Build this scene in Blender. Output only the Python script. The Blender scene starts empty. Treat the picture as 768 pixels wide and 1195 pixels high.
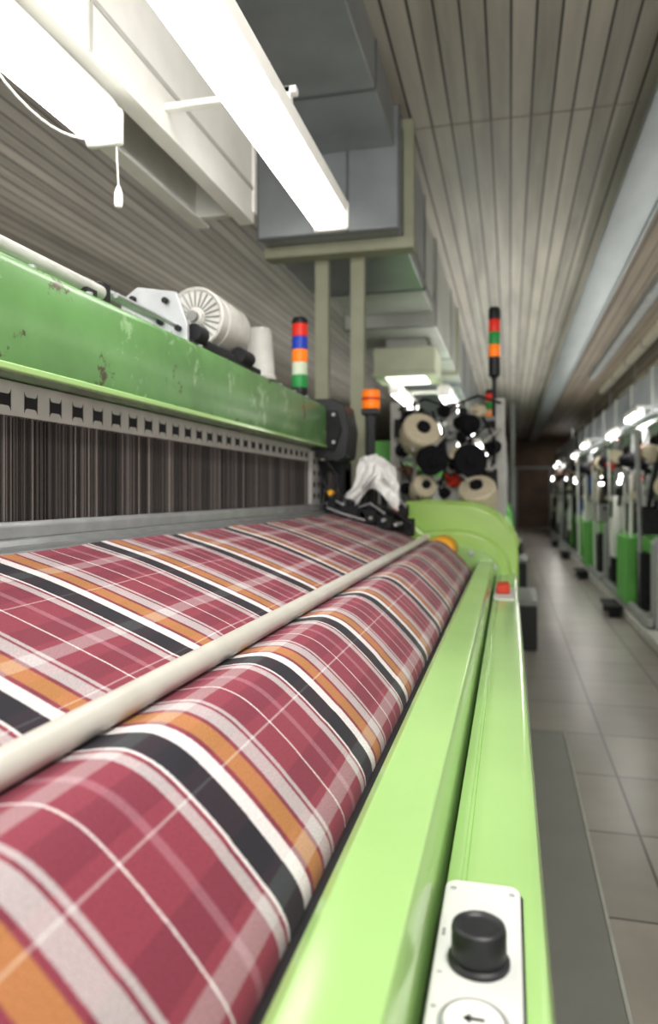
import bpy, bmesh, math, random
from mathutils import Vector, Matrix
from mathutils import noise as MN
random.seed(4)
S = bpy.context.scene
COL = S.collection
H = 1.36
F = 850.0
TH = math.atan(211 / 850.0)
SN, CS = math.sin(TH), math.cos(TH)
CEIL = H + 2.15

def at(px, py, Y):
    a = (px - 595) / F * CS
    d = Y * CS / (1 + a * SN)
    return Vector((a * d, Y, H - (py - 575) * d / F))

# ------------------------------------------------------------------ materials
def rgb(r, g, b):
    f = lambda v: ((v / 255 + 0.055) / 1.055) ** 2.4 if v > 10 else v / 255 / 12.92
    return (f(r), f(g), f(b))

def mat(name, col, rough=.5, metal=0.0, var=.12, scale=9.0, bump=0.0, wear=None, spec=.5, stretch=None):
    m = bpy.data.materials.new(name); m.use_nodes = True
    nt = m.node_tree; N = nt.nodes; L = nt.links
    b = N['Principled BSDF']
    b.inputs['Roughness'].default_value = rough
    b.inputs['Metallic'].default_value = metal
    b.inputs['Specular IOR Level'].default_value = spec
    tc = N.new('ShaderNodeTexCoord')
    src = tc.outputs['Object']
    if stretch:
        mp = N.new('ShaderNodeMapping'); mp.inputs['Scale'].default_value = stretch
        L.new(src, mp.inputs['Vector']); src = mp.outputs['Vector']
    no = N.new('ShaderNodeTexNoise'); no.inputs['Scale'].default_value = scale; no.inputs['Detail'].default_value = 6
    L.new(src, no.inputs['Vector'])
    rp = N.new('ShaderNodeValToRGB')
    rp.color_ramp.elements[0].position = .3; rp.color_ramp.elements[1].position = .7
    rp.color_ramp.elements[0].color = (*[v * (1 - var) for v in col], 1)
    rp.color_ramp.elements[1].color = (*[min(1, v * (1 + var)) for v in col], 1)
    L.new(no.outputs['Fac'], rp.inputs['Fac'])
    out = rp.outputs['Color']
    if wear:
        for (wcol, thr, wsc) in (wear if isinstance(wear, list) else [wear]):
            n2 = N.new('ShaderNodeTexNoise'); n2.inputs['Scale'].default_value = wsc; n2.inputs['Detail'].default_value = 9
            n2.inputs['Roughness'].default_value = .72
            L.new(tc.outputs['Object'], n2.inputs['Vector'])
            r2 = N.new('ShaderNodeValToRGB')
            r2.color_ramp.elements[0].position = thr; r2.color_ramp.elements[1].position = thr + .03
            L.new(n2.outputs['Fac'], r2.inputs['Fac'])
            mx = N.new('ShaderNodeMixRGB'); mx.inputs[2].default_value = (*wcol, 1)
            L.new(r2.outputs['Color'], mx.inputs[0]); L.new(out, mx.inputs[1]); out = mx.outputs[0]
    L.new(out, b.inputs['Base Color'])
    if bump:
        bp = N.new('ShaderNodeBump'); bp.inputs['Strength'].default_value = bump; bp.inputs['Distance'].default_value = .01
        L.new(no.outputs['Fac'], bp.inputs['Height']); L.new(bp.outputs['Normal'], b.inputs['Normal'])
    return m

def emit(name, col, st):
    m = mat(name, col, .4)
    b = m.node_tree.nodes['Principled BSDF']
    b.inputs['Emission Color'].default_value = (*col, 1)
    b.inputs['Emission Strength'].default_value = st
    return m

M = {}
M['lime'] = mat('lime_paint', rgb(163, 199, 129), .18, var=.05, scale=3, wear=(rgb(118, 152, 90), .69, 18))
M['limec'] = mat('lime_cover_paint', rgb(168, 204, 110), .24, var=.07, scale=5)
M['green'] = mat('green_paint', rgb(100, 142, 86), .25, var=.16, scale=5, wear=[(rgb(142, 174, 128), .58, 2.6), (rgb(80, 78, 54), .595, 5.5), (rgb(160, 170, 150), .66, 20)])
M['green_far'] = mat('green_far_paint', rgb(104, 180, 84), .5)
M['white'] = mat('white_paint', rgb(236, 235, 230), .5, var=.04)
M['panel'] = mat('white_panel', rgb(214, 215, 212), .4, var=.05, scale=20, wear=(rgb(180, 180, 175), .66, 30))
M['cream'] = mat('cream_enamel', rgb(205, 198, 178), .35, var=.07, scale=7)
M['bar'] = mat('pale_bar', rgb(194, 191, 182), .32, var=.08, scale=12)
M['steel'] = mat('brushed_steel', rgb(178, 180, 182), .35, .6, var=.12, scale=14)
M['alu'] = mat('dull_aluminium', rgb(160, 162, 160), .6, .1, var=.12, scale=14)
M['ledge'] = mat('ledge_steel', rgb(140, 142, 143), .32, .4, var=.12, scale=14)
M['pale'] = mat('pale_strip', rgb(186, 185, 180), .6, 0, var=.1, scale=14)
M['dark'] = mat('dark_metal', rgb(44, 44, 46), .7, .1, var=.3, scale=20, spec=.25)
M['black'] = mat('black_plastic', rgb(34, 35, 38), .45, var=.15, scale=30)
M['rubber'] = mat('black_rubber', rgb(18, 18, 20), .7)
M['duct'] = mat('galvanised_duct', rgb(150, 155, 158), .32, .35, var=.2, scale=2.2)
M['ductl'] = mat('pale_duct', rgb(176, 178, 172), .45, .2, var=.14, scale=2.5)
M['seamd'] = mat('duct_seam', rgb(100, 104, 106), .5, .3)
M['olive'] = mat('olive_paint', rgb(154, 156, 134), .55, var=.08)
M['olivel'] = mat('pale_olive_paint', rgb(196, 200, 176), .55, var=.06)
M['beam'] = mat('ceiling_steel', rgb(142, 149, 149), .36, .35, var=.16, scale=2, stretch=(2, .5, 2))
M['red'] = emit('red_lens', rgb(215, 50, 35), .25)
M['blue'] = emit('blue_lens', rgb(35, 65, 170), .25)
M['orange'] = emit('orange_lens', rgb(240, 125, 25), .4)
M['clear'] = emit('clear_lens', rgb(215, 225, 200), .1)
M['greenl'] = emit('green_lens', rgb(40, 140, 70), .2)
M['yellow'] = mat('yellow_roller', rgb(232, 170, 40), .5)
M['brown'] = mat('brown_wall', rgb(104, 85, 71), .8, var=.25, scale=2)
M['seam'] = mat('ceiling_seam', rgb(128, 122, 114), .7)
M['grey'] = mat('grey_paint', rgb(142, 144, 142), .6)
M['wall'] = mat('plaster_wall', rgb(170, 164, 154), .85, var=.1, scale=2)
M['conc'] = mat('concrete_plinth', rgb(180, 178, 172), .6, var=.12, scale=5)
M['yarnc'] = mat('cream_yarn', rgb(210, 199, 174), .9, var=.08, scale=60)
M['yarnd'] = mat('dark_yarn', rgb(34, 33, 37), .9, var=.2, scale=60, spec=.1)
M['yarnb'] = mat('brown_yarn', rgb(120, 90, 74), .9, var=.15, scale=60)
M['rag'] = mat('white_rag', rgb(228, 227, 225), .9, var=.05)
M['redp'] = mat('red_plastic', rgb(205, 60, 38), .5)
M['bluep'] = mat('blue_plastic', rgb(50, 90, 160), .5)
M['plate'] = mat('smooth_plate', rgb(128, 127, 123), .42, .1, var=.06, scale=4)
M['plateedge'] = mat('plate_edge', rgb(176, 175, 170), .45, .1)
M['tube'] = emit('fluorescent_tube', (1, .985, .95), 7.5)
M['tubefar'] = emit('fluorescent_tube_far', (1, .98, .93), 9.0)
M['outlamp'] = emit('outlet_lamp', (1, .97, .9), 2.5)
M['marble'] = mat('drum_shell', rgb(208, 206, 200), .4, var=.1, scale=30)

def ribbed(name, c1, c2, axis, per, frac, rough, metal=0.0, bumpst=.6):
    m = bpy.data.materials.new(name); m.use_nodes = True
    nt = m.node_tree; N = nt.nodes; L = nt.links; b = N['Principled BSDF']
    tc = N.new('ShaderNodeTexCoord'); sp = N.new('ShaderNodeSeparateXYZ'); L.new(tc.outputs['Object'], sp.inputs[0])
    d = N.new('ShaderNodeMath'); d.operation = 'DIVIDE'; d.inputs[1].default_value = per; L.new(sp.outputs[axis], d.inputs[0])
    fr = N.new('ShaderNodeMath'); fr.operation = 'FRACT'; L.new(d.outputs[0], fr.inputs[0])
    lt = N.new('ShaderNodeMath'); lt.operation = 'LESS_THAN'; lt.inputs[1].default_value = frac; L.new(fr.outputs[0], lt.inputs[0])
    fl = N.new('ShaderNodeMath'); fl.operation = 'FLOOR'; L.new(d.outputs[0], fl.inputs[0])
    wn = N.new('ShaderNodeTexWhiteNoise'); wn.noise_dimensions = '1D'; L.new(fl.outputs[0], wn.inputs['W'])
    mp = N.new('ShaderNodeMapping'); mp.inputs['Scale'].default_value = (6, .5, 6); L.new(tc.outputs['Object'], mp.inputs[0])
    no = N.new('ShaderNodeTexNoise'); no.inputs['Scale'].default_value = 1.5; no.inputs['Detail'].default_value = 8; no.inputs['Roughness'].default_value = .6; L.new(mp.outputs[0], no.inputs['Vector'])
    ad = N.new('ShaderNodeMath'); ad.operation = 'MULTIPLY_ADD'; ad.inputs[1].default_value = .35; L.new(wn.outputs['Value'], ad.inputs[0]); L.new(no.outputs['Fac'], ad.inputs[2])
    rp = N.new('ShaderNodeValToRGB'); rp.color_ramp.elements[0].position = .3; rp.color_ramp.elements[1].position = 1.0
    rp.color_ramp.elements[0].color = (*[v * .55 for v in c1], 1); rp.color_ramp.elements[1].color = (*[min(1, v * 1.25) for v in c1], 1)
    L.new(ad.outputs[0], rp.inputs['Fac'])
    mx = N.new('ShaderNodeMixRGB'); mx.inputs[2].default_value = (*c2, 1); L.new(lt.outputs[0], mx.inputs[0]); L.new(rp.outputs[0], mx.inputs[1])
    L.new(mx.outputs[0], b.inputs['Base Color'])
    b.inputs['Roughness'].default_value = rough; b.inputs['Metallic'].default_value = metal
    bp = N.new('ShaderNodeBump'); bp.invert = True; bp.inputs['Distance'].default_value = .01; bp.inputs['Strength'].default_value = bumpst
    L.new(lt.outputs[0], bp.inputs['Height']); L.new(bp.outputs['Normal'], b.inputs['Normal'])
    return m
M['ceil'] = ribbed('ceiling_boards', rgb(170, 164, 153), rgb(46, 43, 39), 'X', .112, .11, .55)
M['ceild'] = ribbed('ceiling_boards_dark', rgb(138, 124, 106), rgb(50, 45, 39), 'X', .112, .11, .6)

def floor_mat():
    m = bpy.data.materials.new('floor_tiles'); m.use_nodes = True
    nt = m.node_tree; N = nt.nodes; L = nt.links; b = N['Principled BSDF']
    tc = N.new('ShaderNodeTexCoord')
    br = N.new('ShaderNodeTexBrick'); br.offset = 0.0
    br.inputs['Scale'].default_value = 1.0
    br.inputs['Brick Width'].default_value = .5; br.inputs['Row Height'].default_value = .62
    br.inputs['Mortar Size'].default_value = .006
    br.inputs['Color1'].default_value = (*rgb(150, 144, 136), 1); br.inputs['Color2'].default_value = (*rgb(138, 133, 125), 1)
    br.inputs['Mortar'].default_value = (*rgb(72, 68, 62), 1)
    L.new(tc.outputs['Object'], br.inputs['Vector'])
    no = N.new('ShaderNodeTexNoise'); no.inputs['Scale'].default_value = 3.5; no.inputs['Detail'].default_value = 8; L.new(tc.outputs['Object'], no.inputs['Vector'])
    mx = N.new('ShaderNodeMixRGB'); mx.blend_type = 'OVERLAY'; mx.inputs[0].default_value = .28
    L.new(br.outputs['Color'], mx.inputs[1]); L.new(no.outputs['Fac'], mx.inputs[2])
    L.new(mx.outputs[0], b.inputs['Base Color'])
    rr = N.new('ShaderNodeMapRange'); rr.inputs['To Min'].default_value = .28; rr.inputs['To Max'].default_value = .34
    L.new(no.outputs['Fac'], rr.inputs['Value']); L.new(rr.outputs[0], b.inputs['Roughness'])
    return m
M['floor'] = floor_mat()

def cloth_mat():
    m = bpy.data.materials.new('plaid_cloth'); m.use_nodes = True
    nt = m.node_tree; N = nt.nodes; L = nt.links; b = N['Principled BSDF']
    uv = N.new('ShaderNodeUVMap'); uv.uv_map = 'UVMap'
    # thread jitter softens the stripe edges as interlacing yarns do
    jm = N.new('ShaderNodeMapping'); jm.inputs['Scale'].default_value = (1300, 1300, 1); L.new(uv.outputs[0], jm.inputs[0])
    jn = N.new('ShaderNodeTexNoise'); jn.inputs['Scale'].default_value = 1.0; jn.inputs['Detail'].default_value = 1; L.new(jm.outputs[0], jn.inputs['Vector'])
    js = N.new('ShaderNodeVectorMath'); js.operation = 'SUBTRACT'; js.inputs[1].default_value = (.5, .5, .5); L.new(jn.outputs['Color'], js.inputs[0])
    jk = N.new('ShaderNodeVectorMath'); jk.operation = 'SCALE'; jk.inputs['Scale'].default_value = .004; L.new(js.outputs[0], jk.inputs[0])
    ja = N.new('ShaderNodeVectorMath'); ja.operation = 'ADD'; L.new(uv.outputs[0], ja.inputs[0]); L.new(jk.outputs[0], ja.inputs[1])
    sp = N.new('ShaderNodeSeparateXYZ'); L.new(ja.outputs[0], sp.inputs[0])
    wine = (.24, .043, .068); dwine = (.11, .018, .034); white = (.74, .72, .715); blk = (.012, .017, .025)
    org = (.46, .22, .07); gry = (.50, .46, .465); pink = (.36, .15, .185)
    def stripes(sock, per, off, stops):
        a = N.new('ShaderNodeMath'); a.operation = 'SUBTRACT'; a.inputs[1].default_value = off; L.new(sock, a.inputs[0])
        d = N.new('ShaderNodeMath'); d.operation = 'DIVIDE'; d.inputs[1].default_value = per; L.new(a.outputs[0], d.inputs[0])
        fr = N.new('ShaderNodeMath'); fr.operation = 'FRACT'; L.new(d.outputs[0], fr.inputs[0])
        rp = N.new('ShaderNodeValToRGB'); cr = rp.color_ramp; cr.interpolation = 'CONSTANT'
        al = lambda c_: .22 if c_ is blk else (.5 if c_ is white else (.75 if c_ in (gry, org) else 1))
        cr.elements[0].position = 0; cr.elements[0].color = (*stops[0][1], al(stops[0][1]))
        cr.elements.remove(cr.elements[1])
        for p, co in stops[1:]:
            e = cr.elements.new(p / per); e.color = (*co, al(co))
        L.new(fr.outputs[0], rp.inputs['Fac'])
        return rp
    warp = stripes(sp.outputs['Y'], .345, .956, [(0, blk), (.043, white), (.067, wine), (.076, org), (.110, wine), (.118, gry), (.146, wine), (.151, gry), (.160, wine),
                   (.214, white), (.2166, wine), (.258, pink), (.270, wine), (.312, gry), (.329, wine), (.336, white), (.342, blk)])
    weft = stripes(sp.outputs['X'], .20, .015, [(0, wine), (.026, dwine), (.066, wine), (.076, gry), (.100, wine), (.122, dwine), (.158, wine), (.172, white), (.1746, wine)])
    fc = N.new('ShaderNodeMath'); fc.operation = 'MULTIPLY'; fc.inputs[1].default_value = .34; L.new(warp.outputs['Alpha'], fc.inputs[0])
    mx = N.new('ShaderNodeMixRGB'); L.new(fc.outputs[0], mx.inputs[0])
    L.new(warp.outputs['Color'], mx.inputs[1]); L.new(weft.outputs['Color'], mx.inputs[2])
    mp = N.new('ShaderNodeMapping'); mp.inputs['Scale'].default_value = (560, 560, 1); L.new(uv.outputs[0], mp.inputs[0])
    no = N.new('ShaderNodeTexNoise'); no.inputs['Scale'].default_value = 1.0; no.inputs['Detail'].default_value = 3; L.new(mp.outputs[0], no.inputs['Vector'])
    mr = N.new('ShaderNodeMapRange'); mr.inputs['From Min'].default_value = .25; mr.inputs['From Max'].default_value = .75
    mr.inputs['To Min'].default_value = .62; mr.inputs['To Max'].default_value = 1.38; L.new(no.outputs['Fac'], mr.inputs['Value'])
    mu = N.new('ShaderNodeMixRGB'); mu.blend_type = 'MULTIPLY'; mu.inputs[0].default_value = 1; L.new(mx.outputs[0], mu.inputs[1]); L.new(mr.outputs[0], mu.inputs[2])
    L.new(mu.outputs[0], b.inputs['Base Color'])
    b.inputs['Roughness'].default_value = .7; b.inputs['Specular IOR Level'].default_value = .22
    b.inputs['Sheen Weight'].default_value = .08
    bp = N.new('ShaderNodeBump'); bp.inputs['Strength'].default_value = .4; bp.inputs['Distance'].default_value = .001
    L.new(no.outputs['Fac'], bp.inputs['Height']); L.new(bp.outputs['Normal'], b.inputs['Normal'])
    return m
M['cloth'] = cloth_mat()

def wire_mat():
    m = bpy.data.materials.new('warp_wires'); m.use_nodes = True
    nt = m.node_tree; N = nt.nodes; L = nt.links; b = N['Principled BSDF']
    g = N.new('ShaderNodeNewGeometry'); rp = N.new('ShaderNodeValToRGB'); cr = rp.color_ramp
    cr.elements[0].color = (.018, .016, .015, 1); cr.elements[1].color = (.30, .26, .24, 1)
    e = cr.elements.new(.55); e.color = (.05, .042, .038, 1)
    e = cr.elements.new(.88); e.color = (.12, .10, .09, 1)
    L.new(g.outputs['Random Per Island'], rp.inputs['Fac']); L.new(rp.outputs[0], b.inputs['Base Color'])
    b.inputs['Roughness'].default_value = .6
    return m
M['wire'] = wire_mat()

# ------------------------------------------------------------------ mesh builder
class MB:
    def __init__(self): self.bm = bmesh.new(); self.mi = 0
    def _f(self, vs):
        try:
            f = self.bm.faces.new(vs); f.material_index = self.mi; return f
        except ValueError: return None
    def box(self, x0, x1, y0, y1, z0, z1):
        v = [self.bm.verts.new(p) for p in ((x0,y0,z0),(x1,y0,z0),(x1,y1,z0),(x0,y1,z0),(x0,y0,z1),(x1,y0,z1),(x1,y1,z1),(x0,y1,z1))]
        for q in ((0,3,2,1),(4,5,6,7),(0,1,5,4),(1,2,6,5),(2,3,7,6),(3,0,4,7)): self._f([v[i] for i in q])
        return self
    def prism(self, prof, y0, y1, axis='Y'):
        def P(a, b, t):
            return (a, t, b) if axis == 'Y' else ((t, a, b) if axis == 'X' else (a, b, t))
        A = [self.bm.verts.new(P(a, b, y0)) for a, b in prof]; B = [self.bm.verts.new(P(a, b, y1)) for a, b in prof]
        n = len(prof)
        self._f(A); self._f(B[::-1])
        for i in range(n): self._f([A[i], B[i], B[(i+1) % n], A[(i+1) % n]])
        return self
    def lathe(self, o, ax, prof, n=28):
        o = Vector(o); ax = Vector(ax).normalized()
        u = ax.orthogonal().normalized(); w = ax.cross(u)
        rings = []
        for r, h in prof:
            if r < 1e-6: rings.append([self.bm.verts.new(o + ax * h)])
            else: rings.append([self.bm.verts.new(o + ax * h + (u * math.cos(2*math.pi*k/n) + w * math.sin(2*math.pi*k/n)) * r) for k in range(n)])
        for a, b in zip(rings, rings[1:]):
            for k in range(n):
                j = (k + 1) % n
                if len(a) == 1 and len(b) == 1: continue
                if len(a) == 1: self._f([a[0], b[k], b[j]])
                elif len(b) == 1: self._f([a[k], a[j], b[0]])
                else: self._f([a[k], a[j], b[j], b[k]])
        if len(rings[0]) > 1: self._f(rings[0][::-1])
        if len(rings[-1]) > 1: self._f(rings[-1])
        return self
    def cyl(self, p0, p1, r0, r1=None, n=24):
        p0 = Vector(p0); p1 = Vector(p1); L = (p1 - p0).length
        return self.lathe(p0, p1 - p0, [(r0, 0), (r0 if r1 is None else r1, L)], n)
    def tube(self, pts, r, n=8):
        pts = [Vector(p) for p in pts]; rings = []
        for i, p in enumerate(pts):
            d = (pts[min(i+1, len(pts)-1)] - pts[max(i-1, 0)]).normalized()
            u = d.cross(Vector((0.31, .2, .93))).normalized(); w = d.cross(u)
            rings.append([self.bm.verts.new(p + (u * math.cos(2*math.pi*k/n) + w * math.sin(2*math.pi*k/n)) * r) for k in range(n)])
        for a, b in zip(rings, rings[1:]):
            for k in range(n): self._f([a[k], a[(k+1) % n], b[(k+1) % n], b[k]])
        self._f(rings[0][::-1]); self._f(rings[-1])
        return self
    def build(self, name, mats, parent=None, bevel=0.0, seg=2, kind=None, label=None):
        bm = self.bm
        bmesh.ops.recalc_face_normals(bm, faces=bm.faces[:])
        for f in bm.faces: f.smooth = True
        for e in bm.edges:
            if len(e.link_faces) == 2 and e.calc_face_angle(0) > math.radians(32): e.smooth = False
        me = bpy.data.meshes.new(name); bm.to_mesh(me); bm.free()
        if not isinstance(mats, (list, tuple)): mats = [mats]
        for m in mats: me.materials.append(m)
        o = bpy.data.objects.new(name, me); COL.objects.link(o)
        if parent:
            o.parent = parent
            if parent.type == 'EMPTY': o.matrix_parent_inverse = Matrix.Translation(-parent.location)
        if bevel:
            b = o.modifiers.new('bevel', 'BEVEL'); b.width = bevel; b.segments = seg; b.limit_method = 'ANGLE'; b.angle_limit = math.radians(32)
        if kind: o['kind'] = kind
        if label: o['label'] = label
        return o

def each(name, mats, parent, items, bevel=0.0, kind=None):
    """one object per piece; items are (method, args) pairs"""
    out = []
    for it in items:
        m = MB(); getattr(m, it[0])(*it[1:])
        out.append(m.build(name, mats, parent, bevel, kind=kind))
    return out

def thing(name, label, cat, loc=(0, 0, 0), group=None):
    o = bpy.data.objects.new(name, None); COL.objects.link(o); o.location = loc; o.empty_display_size = .1
    o['label'] = label; o['category'] = cat
    if group: o['group'] = group
    return o
def tag(o, label, cat, group=None):
    o['label'] = label; o['category'] = cat
    if group: o['group'] = group
    return o
def dup(root, off, label, group=None):
    r = root.copy(); COL.objects.link(r); r.location = Vector(root.location) + Vector(off); r['label'] = label
    if group: r['group'] = group
    for ch in list(root.children):
        k = ch.copy(); COL.objects.link(k); k.parent = r; k.matrix_parent_inverse = ch.matrix_parent_inverse.copy()
        for g in list(ch.children):
            q = g.copy(); COL.objects.link(q); q.parent = k; q.matrix_parent_inverse = g.matrix_parent_inverse.copy()
    return r
def D(d): return H - d     # height of something d below the lens

# ------------------------------------------------------------------ setting
XL, XR, YB, YE = -5.5, 6.0, -2.5, 30.0
MB().box(XL, XR, YB, YE, -.1, 0).build('floor', M['floor'], kind='structure')
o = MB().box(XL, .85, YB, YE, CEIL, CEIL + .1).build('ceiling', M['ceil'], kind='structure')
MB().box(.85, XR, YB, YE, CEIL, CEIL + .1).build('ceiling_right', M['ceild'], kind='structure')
MB().box(XL - .1, XL, YB, YE, 0, CEIL).build('wall_left', M['wall'], kind='structure')
MB().box(XR, XR + .1, YB, YE, 0, CEIL).build('wall_right', M['wall'], kind='structure')
MB().box(XL, XR, YE, YE + .1, 0, CEIL).build('wall_back', M['brown'], kind='structure')
dr = MB().box(.3, 1.5, YE - .06, YE, 0, 2.3).build('door_1', M['brown'], kind='structure')
MB().prism([(.2, 0), (.3, 0), (.3, 2.3), (1.5, 2.3), (1.5, 0), (1.6, 0), (1.6, 2.4), (.2, 2.4)], YE - .08, YE).build('door_frame', M['grey'], dr)
for k in range(3): MB().box(-.6, .70, 4.3 + k * 9.3, 4.306 + k * 9.3, CEIL - .003, CEIL).build('trim_%d' % (k + 1), M['seam'], kind='structure')

# ceiling girder along the aisle
g = thing('ceiling_girder', 'wide flat grey steel girder running along the ceiling above the aisle', 'girder', (.86, 14, D(-2.0)))
MB().box(.70, 1.0, YB, YE - .01, D(-2.0), D(-2.03)).build('bottom_flange', M['beam'], g, .004)
MB().box(.78, .94, YB, YE - .01, D(-2.03), CEIL).build('web', M['beam'], g)
each('rib', M['beam'], g, [('box', x_, x_ + .014, YB, YE - .01, D(-1.975), D(-1.9995)) for x_ in (.702, .984)])
for k, (xx, y0, y1) in enumerate([(1.45, 5.0, 14.0), (1.85, 6.0, 16.0), (2.35, 7.0, 17.0)]):
    t = thing('cable_tray', ['pale cable tray on dark ceiling nearest the girder', 'pale cable tray on dark ceiling between two other trays', 'pale cable tray on dark ceiling farthest from the girder'][k], 'cable tray', (xx, (y0+y1)/2, CEIL - .1))
    MB().prism([(xx-.05, CEIL-.1), (xx+.05, CEIL-.1), (xx+.05, CEIL), (xx+.04, CEIL), (xx+.04, CEIL-.08), (xx-.04, CEIL-.08), (xx-.04, CEIL), (xx-.05, CEIL)], y0, y1).build('channel', M[['grey', 'cream', 'cream'][k]], t)
    each('strap', M['grey'], t, [('box', xx-.06, xx+.06, y0+.5+j*1.5, y0+.55+j*1.5, CEIL-.105, CEIL) for j in range(6)])

fp = thing('floor_plate', 'smooth grey metal plate with pale edge lying on the floor beside the green loom', 'floor plate', (.17, 1.8, 0))
MB().box(.045, .293, -.6, 4.3, 0, .012).build('plate', M['plate'], fp, .003)
MB().box(.293, .305, -.6, 4.3, 0, .014).build('edge_strip', M['plateedge'], fp, .003)

# ------------------------------------------------------------------ main loom
Y0, Y1 = -.4, 4.05
LM = thing('loom', 'large light green weaving loom in the foreground weaving wine red plaid cloth', 'loom', (-.6, 1.8, 0))
MB().prism([(-.172, D(.388)), (-.168, D(.370)), (-.156, D(.36)), (-.095, D(.36)), (-.086, D(.362)), (-.079, D(.376)), (-.076, D(.46)), (-.076, D(.62)), (-.172, D(.62))], Y0, Y1 - .1).build('front_beam', M['lime'], LM, .002)
MB().prism([(-.184, D(.386)), (-.172, D(.382)), (-.172, D(.60)), (-.184, D(.60))], Y0, 3.86).build('edge_strip', M['rubber'], LM)
MB().prism([(-.070, D(.452)), (-.068, D(.434)), (-.058, D(.4305)), (-.053, D(.4305)), (-.051, D(.434)), (-.048, D(.434)), (-.046, D(.430)), (.022, D(.430)), (.033, D(.436)), (.038, D(.452)), (.038, .12), (-.02, .12), (-.02, D(.62)), (-.070, D(.62))], Y0, Y1).build('front_rail', M['lime'], LM, .0012)
# control panel
pz = D(.4305)
cx, hw = -.028, .0390
def rrect(x0, x1, y0, y1, r, n=6):
    pts = []
    for (cx_, cy_, a0) in ((x1-r, y1-r, 0), (x0+r, y1-r, 90), (x0+r, y0+r, 180), (x1-r, y0+r, 270)):
        for k in range(n+1):
            a = math.radians(a0 + 90*k/n); pts.append((cx_ + r*math.cos(a), cy_ + r*math.sin(a)))
    return pts
m = MB()
m.prism(rrect(cx-hw, cx+hw, .42, .805, .013), pz - .003, pz + .009, axis='Z')
cp = m.build('control_panel', M['panel'], LM, .002)
MB().prism(rrect(cx-hw-.0025, cx+hw+.0025, .417, .808, .015), pz - .003, pz + .002, axis='Z').build('panel_gasket', M['rubber'], cp)
kx, ky = -.027, .667
m = MB().lathe((kx, ky, pz + .0088), (0, 0, 1), [(.0275, 0), (.0275, .004), (.0235, .006), (.0245, .008), (.0243, .030), (.0235, .0335), (.021, .035), (.019, .0345), (.016, .032), (0, .0312)], 40)
m.build('knob', M['black'], cp)
bx, by = -.028, .587
MB().lathe((bx, by, pz + .0088), (0, 0, 1), [(.0285, 0), (.0285, .002), (.027, .0035), (.0255, .0035), (.025, .0015), (0, .0015)], 40).build('button_ring', M['alu'], cp)
m = MB().lathe((bx, by, pz + .0102), (0, 0, 1), [(.0238, 0), (.0238, .0022), (.0228, .0032), (.020, .0036), (0, .0036)], 40)
m.build('push_button', M['white'], cp)
az = pz + .0140
m = MB().prism([(bx-.009, by), (bx-.002, by+.006), (bx-.002, by+.0019), (bx+.009, by+.0019), (bx+.009, by-.0019), (bx-.002, by-.0019), (bx-.002, by-.006)], az - .0008, az + .0002, axis='Z')
m.build('arrow_mark', M['black'], cp)
for yy in (.785, .44):
    for xx in (cx-.030, cx+.030): MB().lathe((xx, yy, pz+.0088), (0, 0, 1), [(.003, 0), (.003, .001), (.002, .0016), (0, .0016)], 12).build('screw', M['steel'], cp)
each('printed_mark', M['grey'], cp, [('box', -.063, -.060, .70, .712, pz+.0088, pz+.0093), ('box', -.062, -.058, .645, .647, pz+.0088, pz+.0093), ('box', -.063, -.059, .60, .603, pz+.0088, pz+.0093)])
sw = MB().prism(rrect(-.066, .018, 3.0, 3.34, .012), D(.431), D(.424), axis='Z').build('switch_plate', M['panel'], LM, .001)
MB().box(-.054, 0, 3.14, 3.26, D(.4245), D(.385)).build('switch_button', M['redp'], sw, .006)
# end cover
def arc(cx_, cz_, rx, rz, a0, a1, n=12, e=1.0):
    out = []
    for k in range(n+1):
        a = math.radians(a0+(a1-a0)*k/n); c_, s_ = math.cos(a), math.sin(a)
        out.append((cx_ + rx*math.copysign(abs(c_)**e, c_), cz_ + rz*math.copysign(abs(s_)**e, s_)))
    return out
hp = [(.046, .1)] + [(.046, D(.44))] + arc(-.28, D(.34), .326, .28, 0, 90, 16, .95) + [(-.56, D(.045)), (-.58, D(.075)), (-.58, .1)]
MB().prism(hp, 4.02, 4.45).build('end_cover', M['limec'], LM, .035, 4)
for y_, dr_ in ((4.10, 0.0), (4.26, .004)):
    band = arc(-.28, D(.34), .334+dr_, .288+dr_, 8, 90, 16, .95) + [(-.50, D(.041-dr_)), (-.50, D(.07))] + arc(-.28, D(.34), .31, .265, 90, 8, 16, .95)
    MB().prism(band, y_, y_ + .08).build('cover_band', M['limec'], LM, .006)
hp2 = [(.02, .2), (.02, D(.46))] + arc(-.29, D(.40), .29, .20, 0, 90, 14) + [(-.46, D(.21)), (-.52, D(.15)), (-.56, D(.15)), (-.56, .2)]
MB().prism(hp2, 3.96, 4.05).build('end_cover_lip', M['limec'], LM, .02, 3)
hp3 = [(-.03, .2), (-.03, D(.46))] + arc(-.29, D(.42), .24, .14, 0, 90, 14) + [(-.46, D(.29)), (-.50, D(.25)), (-.50, .2)]
MB().prism(hp3, 3.94, 3.97).build('cover_plate', M['lime'], LM, .008, 2)
for (xx, zz) in ((-.45, D(.31)), (-.20, D(.32)), (-.08, D(.39))): MB().cyl((xx, 3.925, zz), (xx, 3.945, zz), .013, n=12).build('bolt', M['steel'], LM)
MB().prism([(-.56, D(.07)), (-1.9, D(.07)), (-1.9, 0), (-.5, 0), (-.5, D(.3))], 3.72, 3.87).build('end_frame', M['green'], LM, .01)
MB().prism([(-.10, 0), (-1.9, 0), (-1.9, D(.07)), (-.95, D(.07)), (-.88, D(.30)), (-.40, D(.40)), (-.17, D(.46)), (-.10, D(.63))], -.4, -.25).build('end_frame', M['green'], LM, .01)
MB().box(-.12, .03, -.35, 4.0, .0, .13).build('base_rail', M['dark'], LM, .01)
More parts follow.
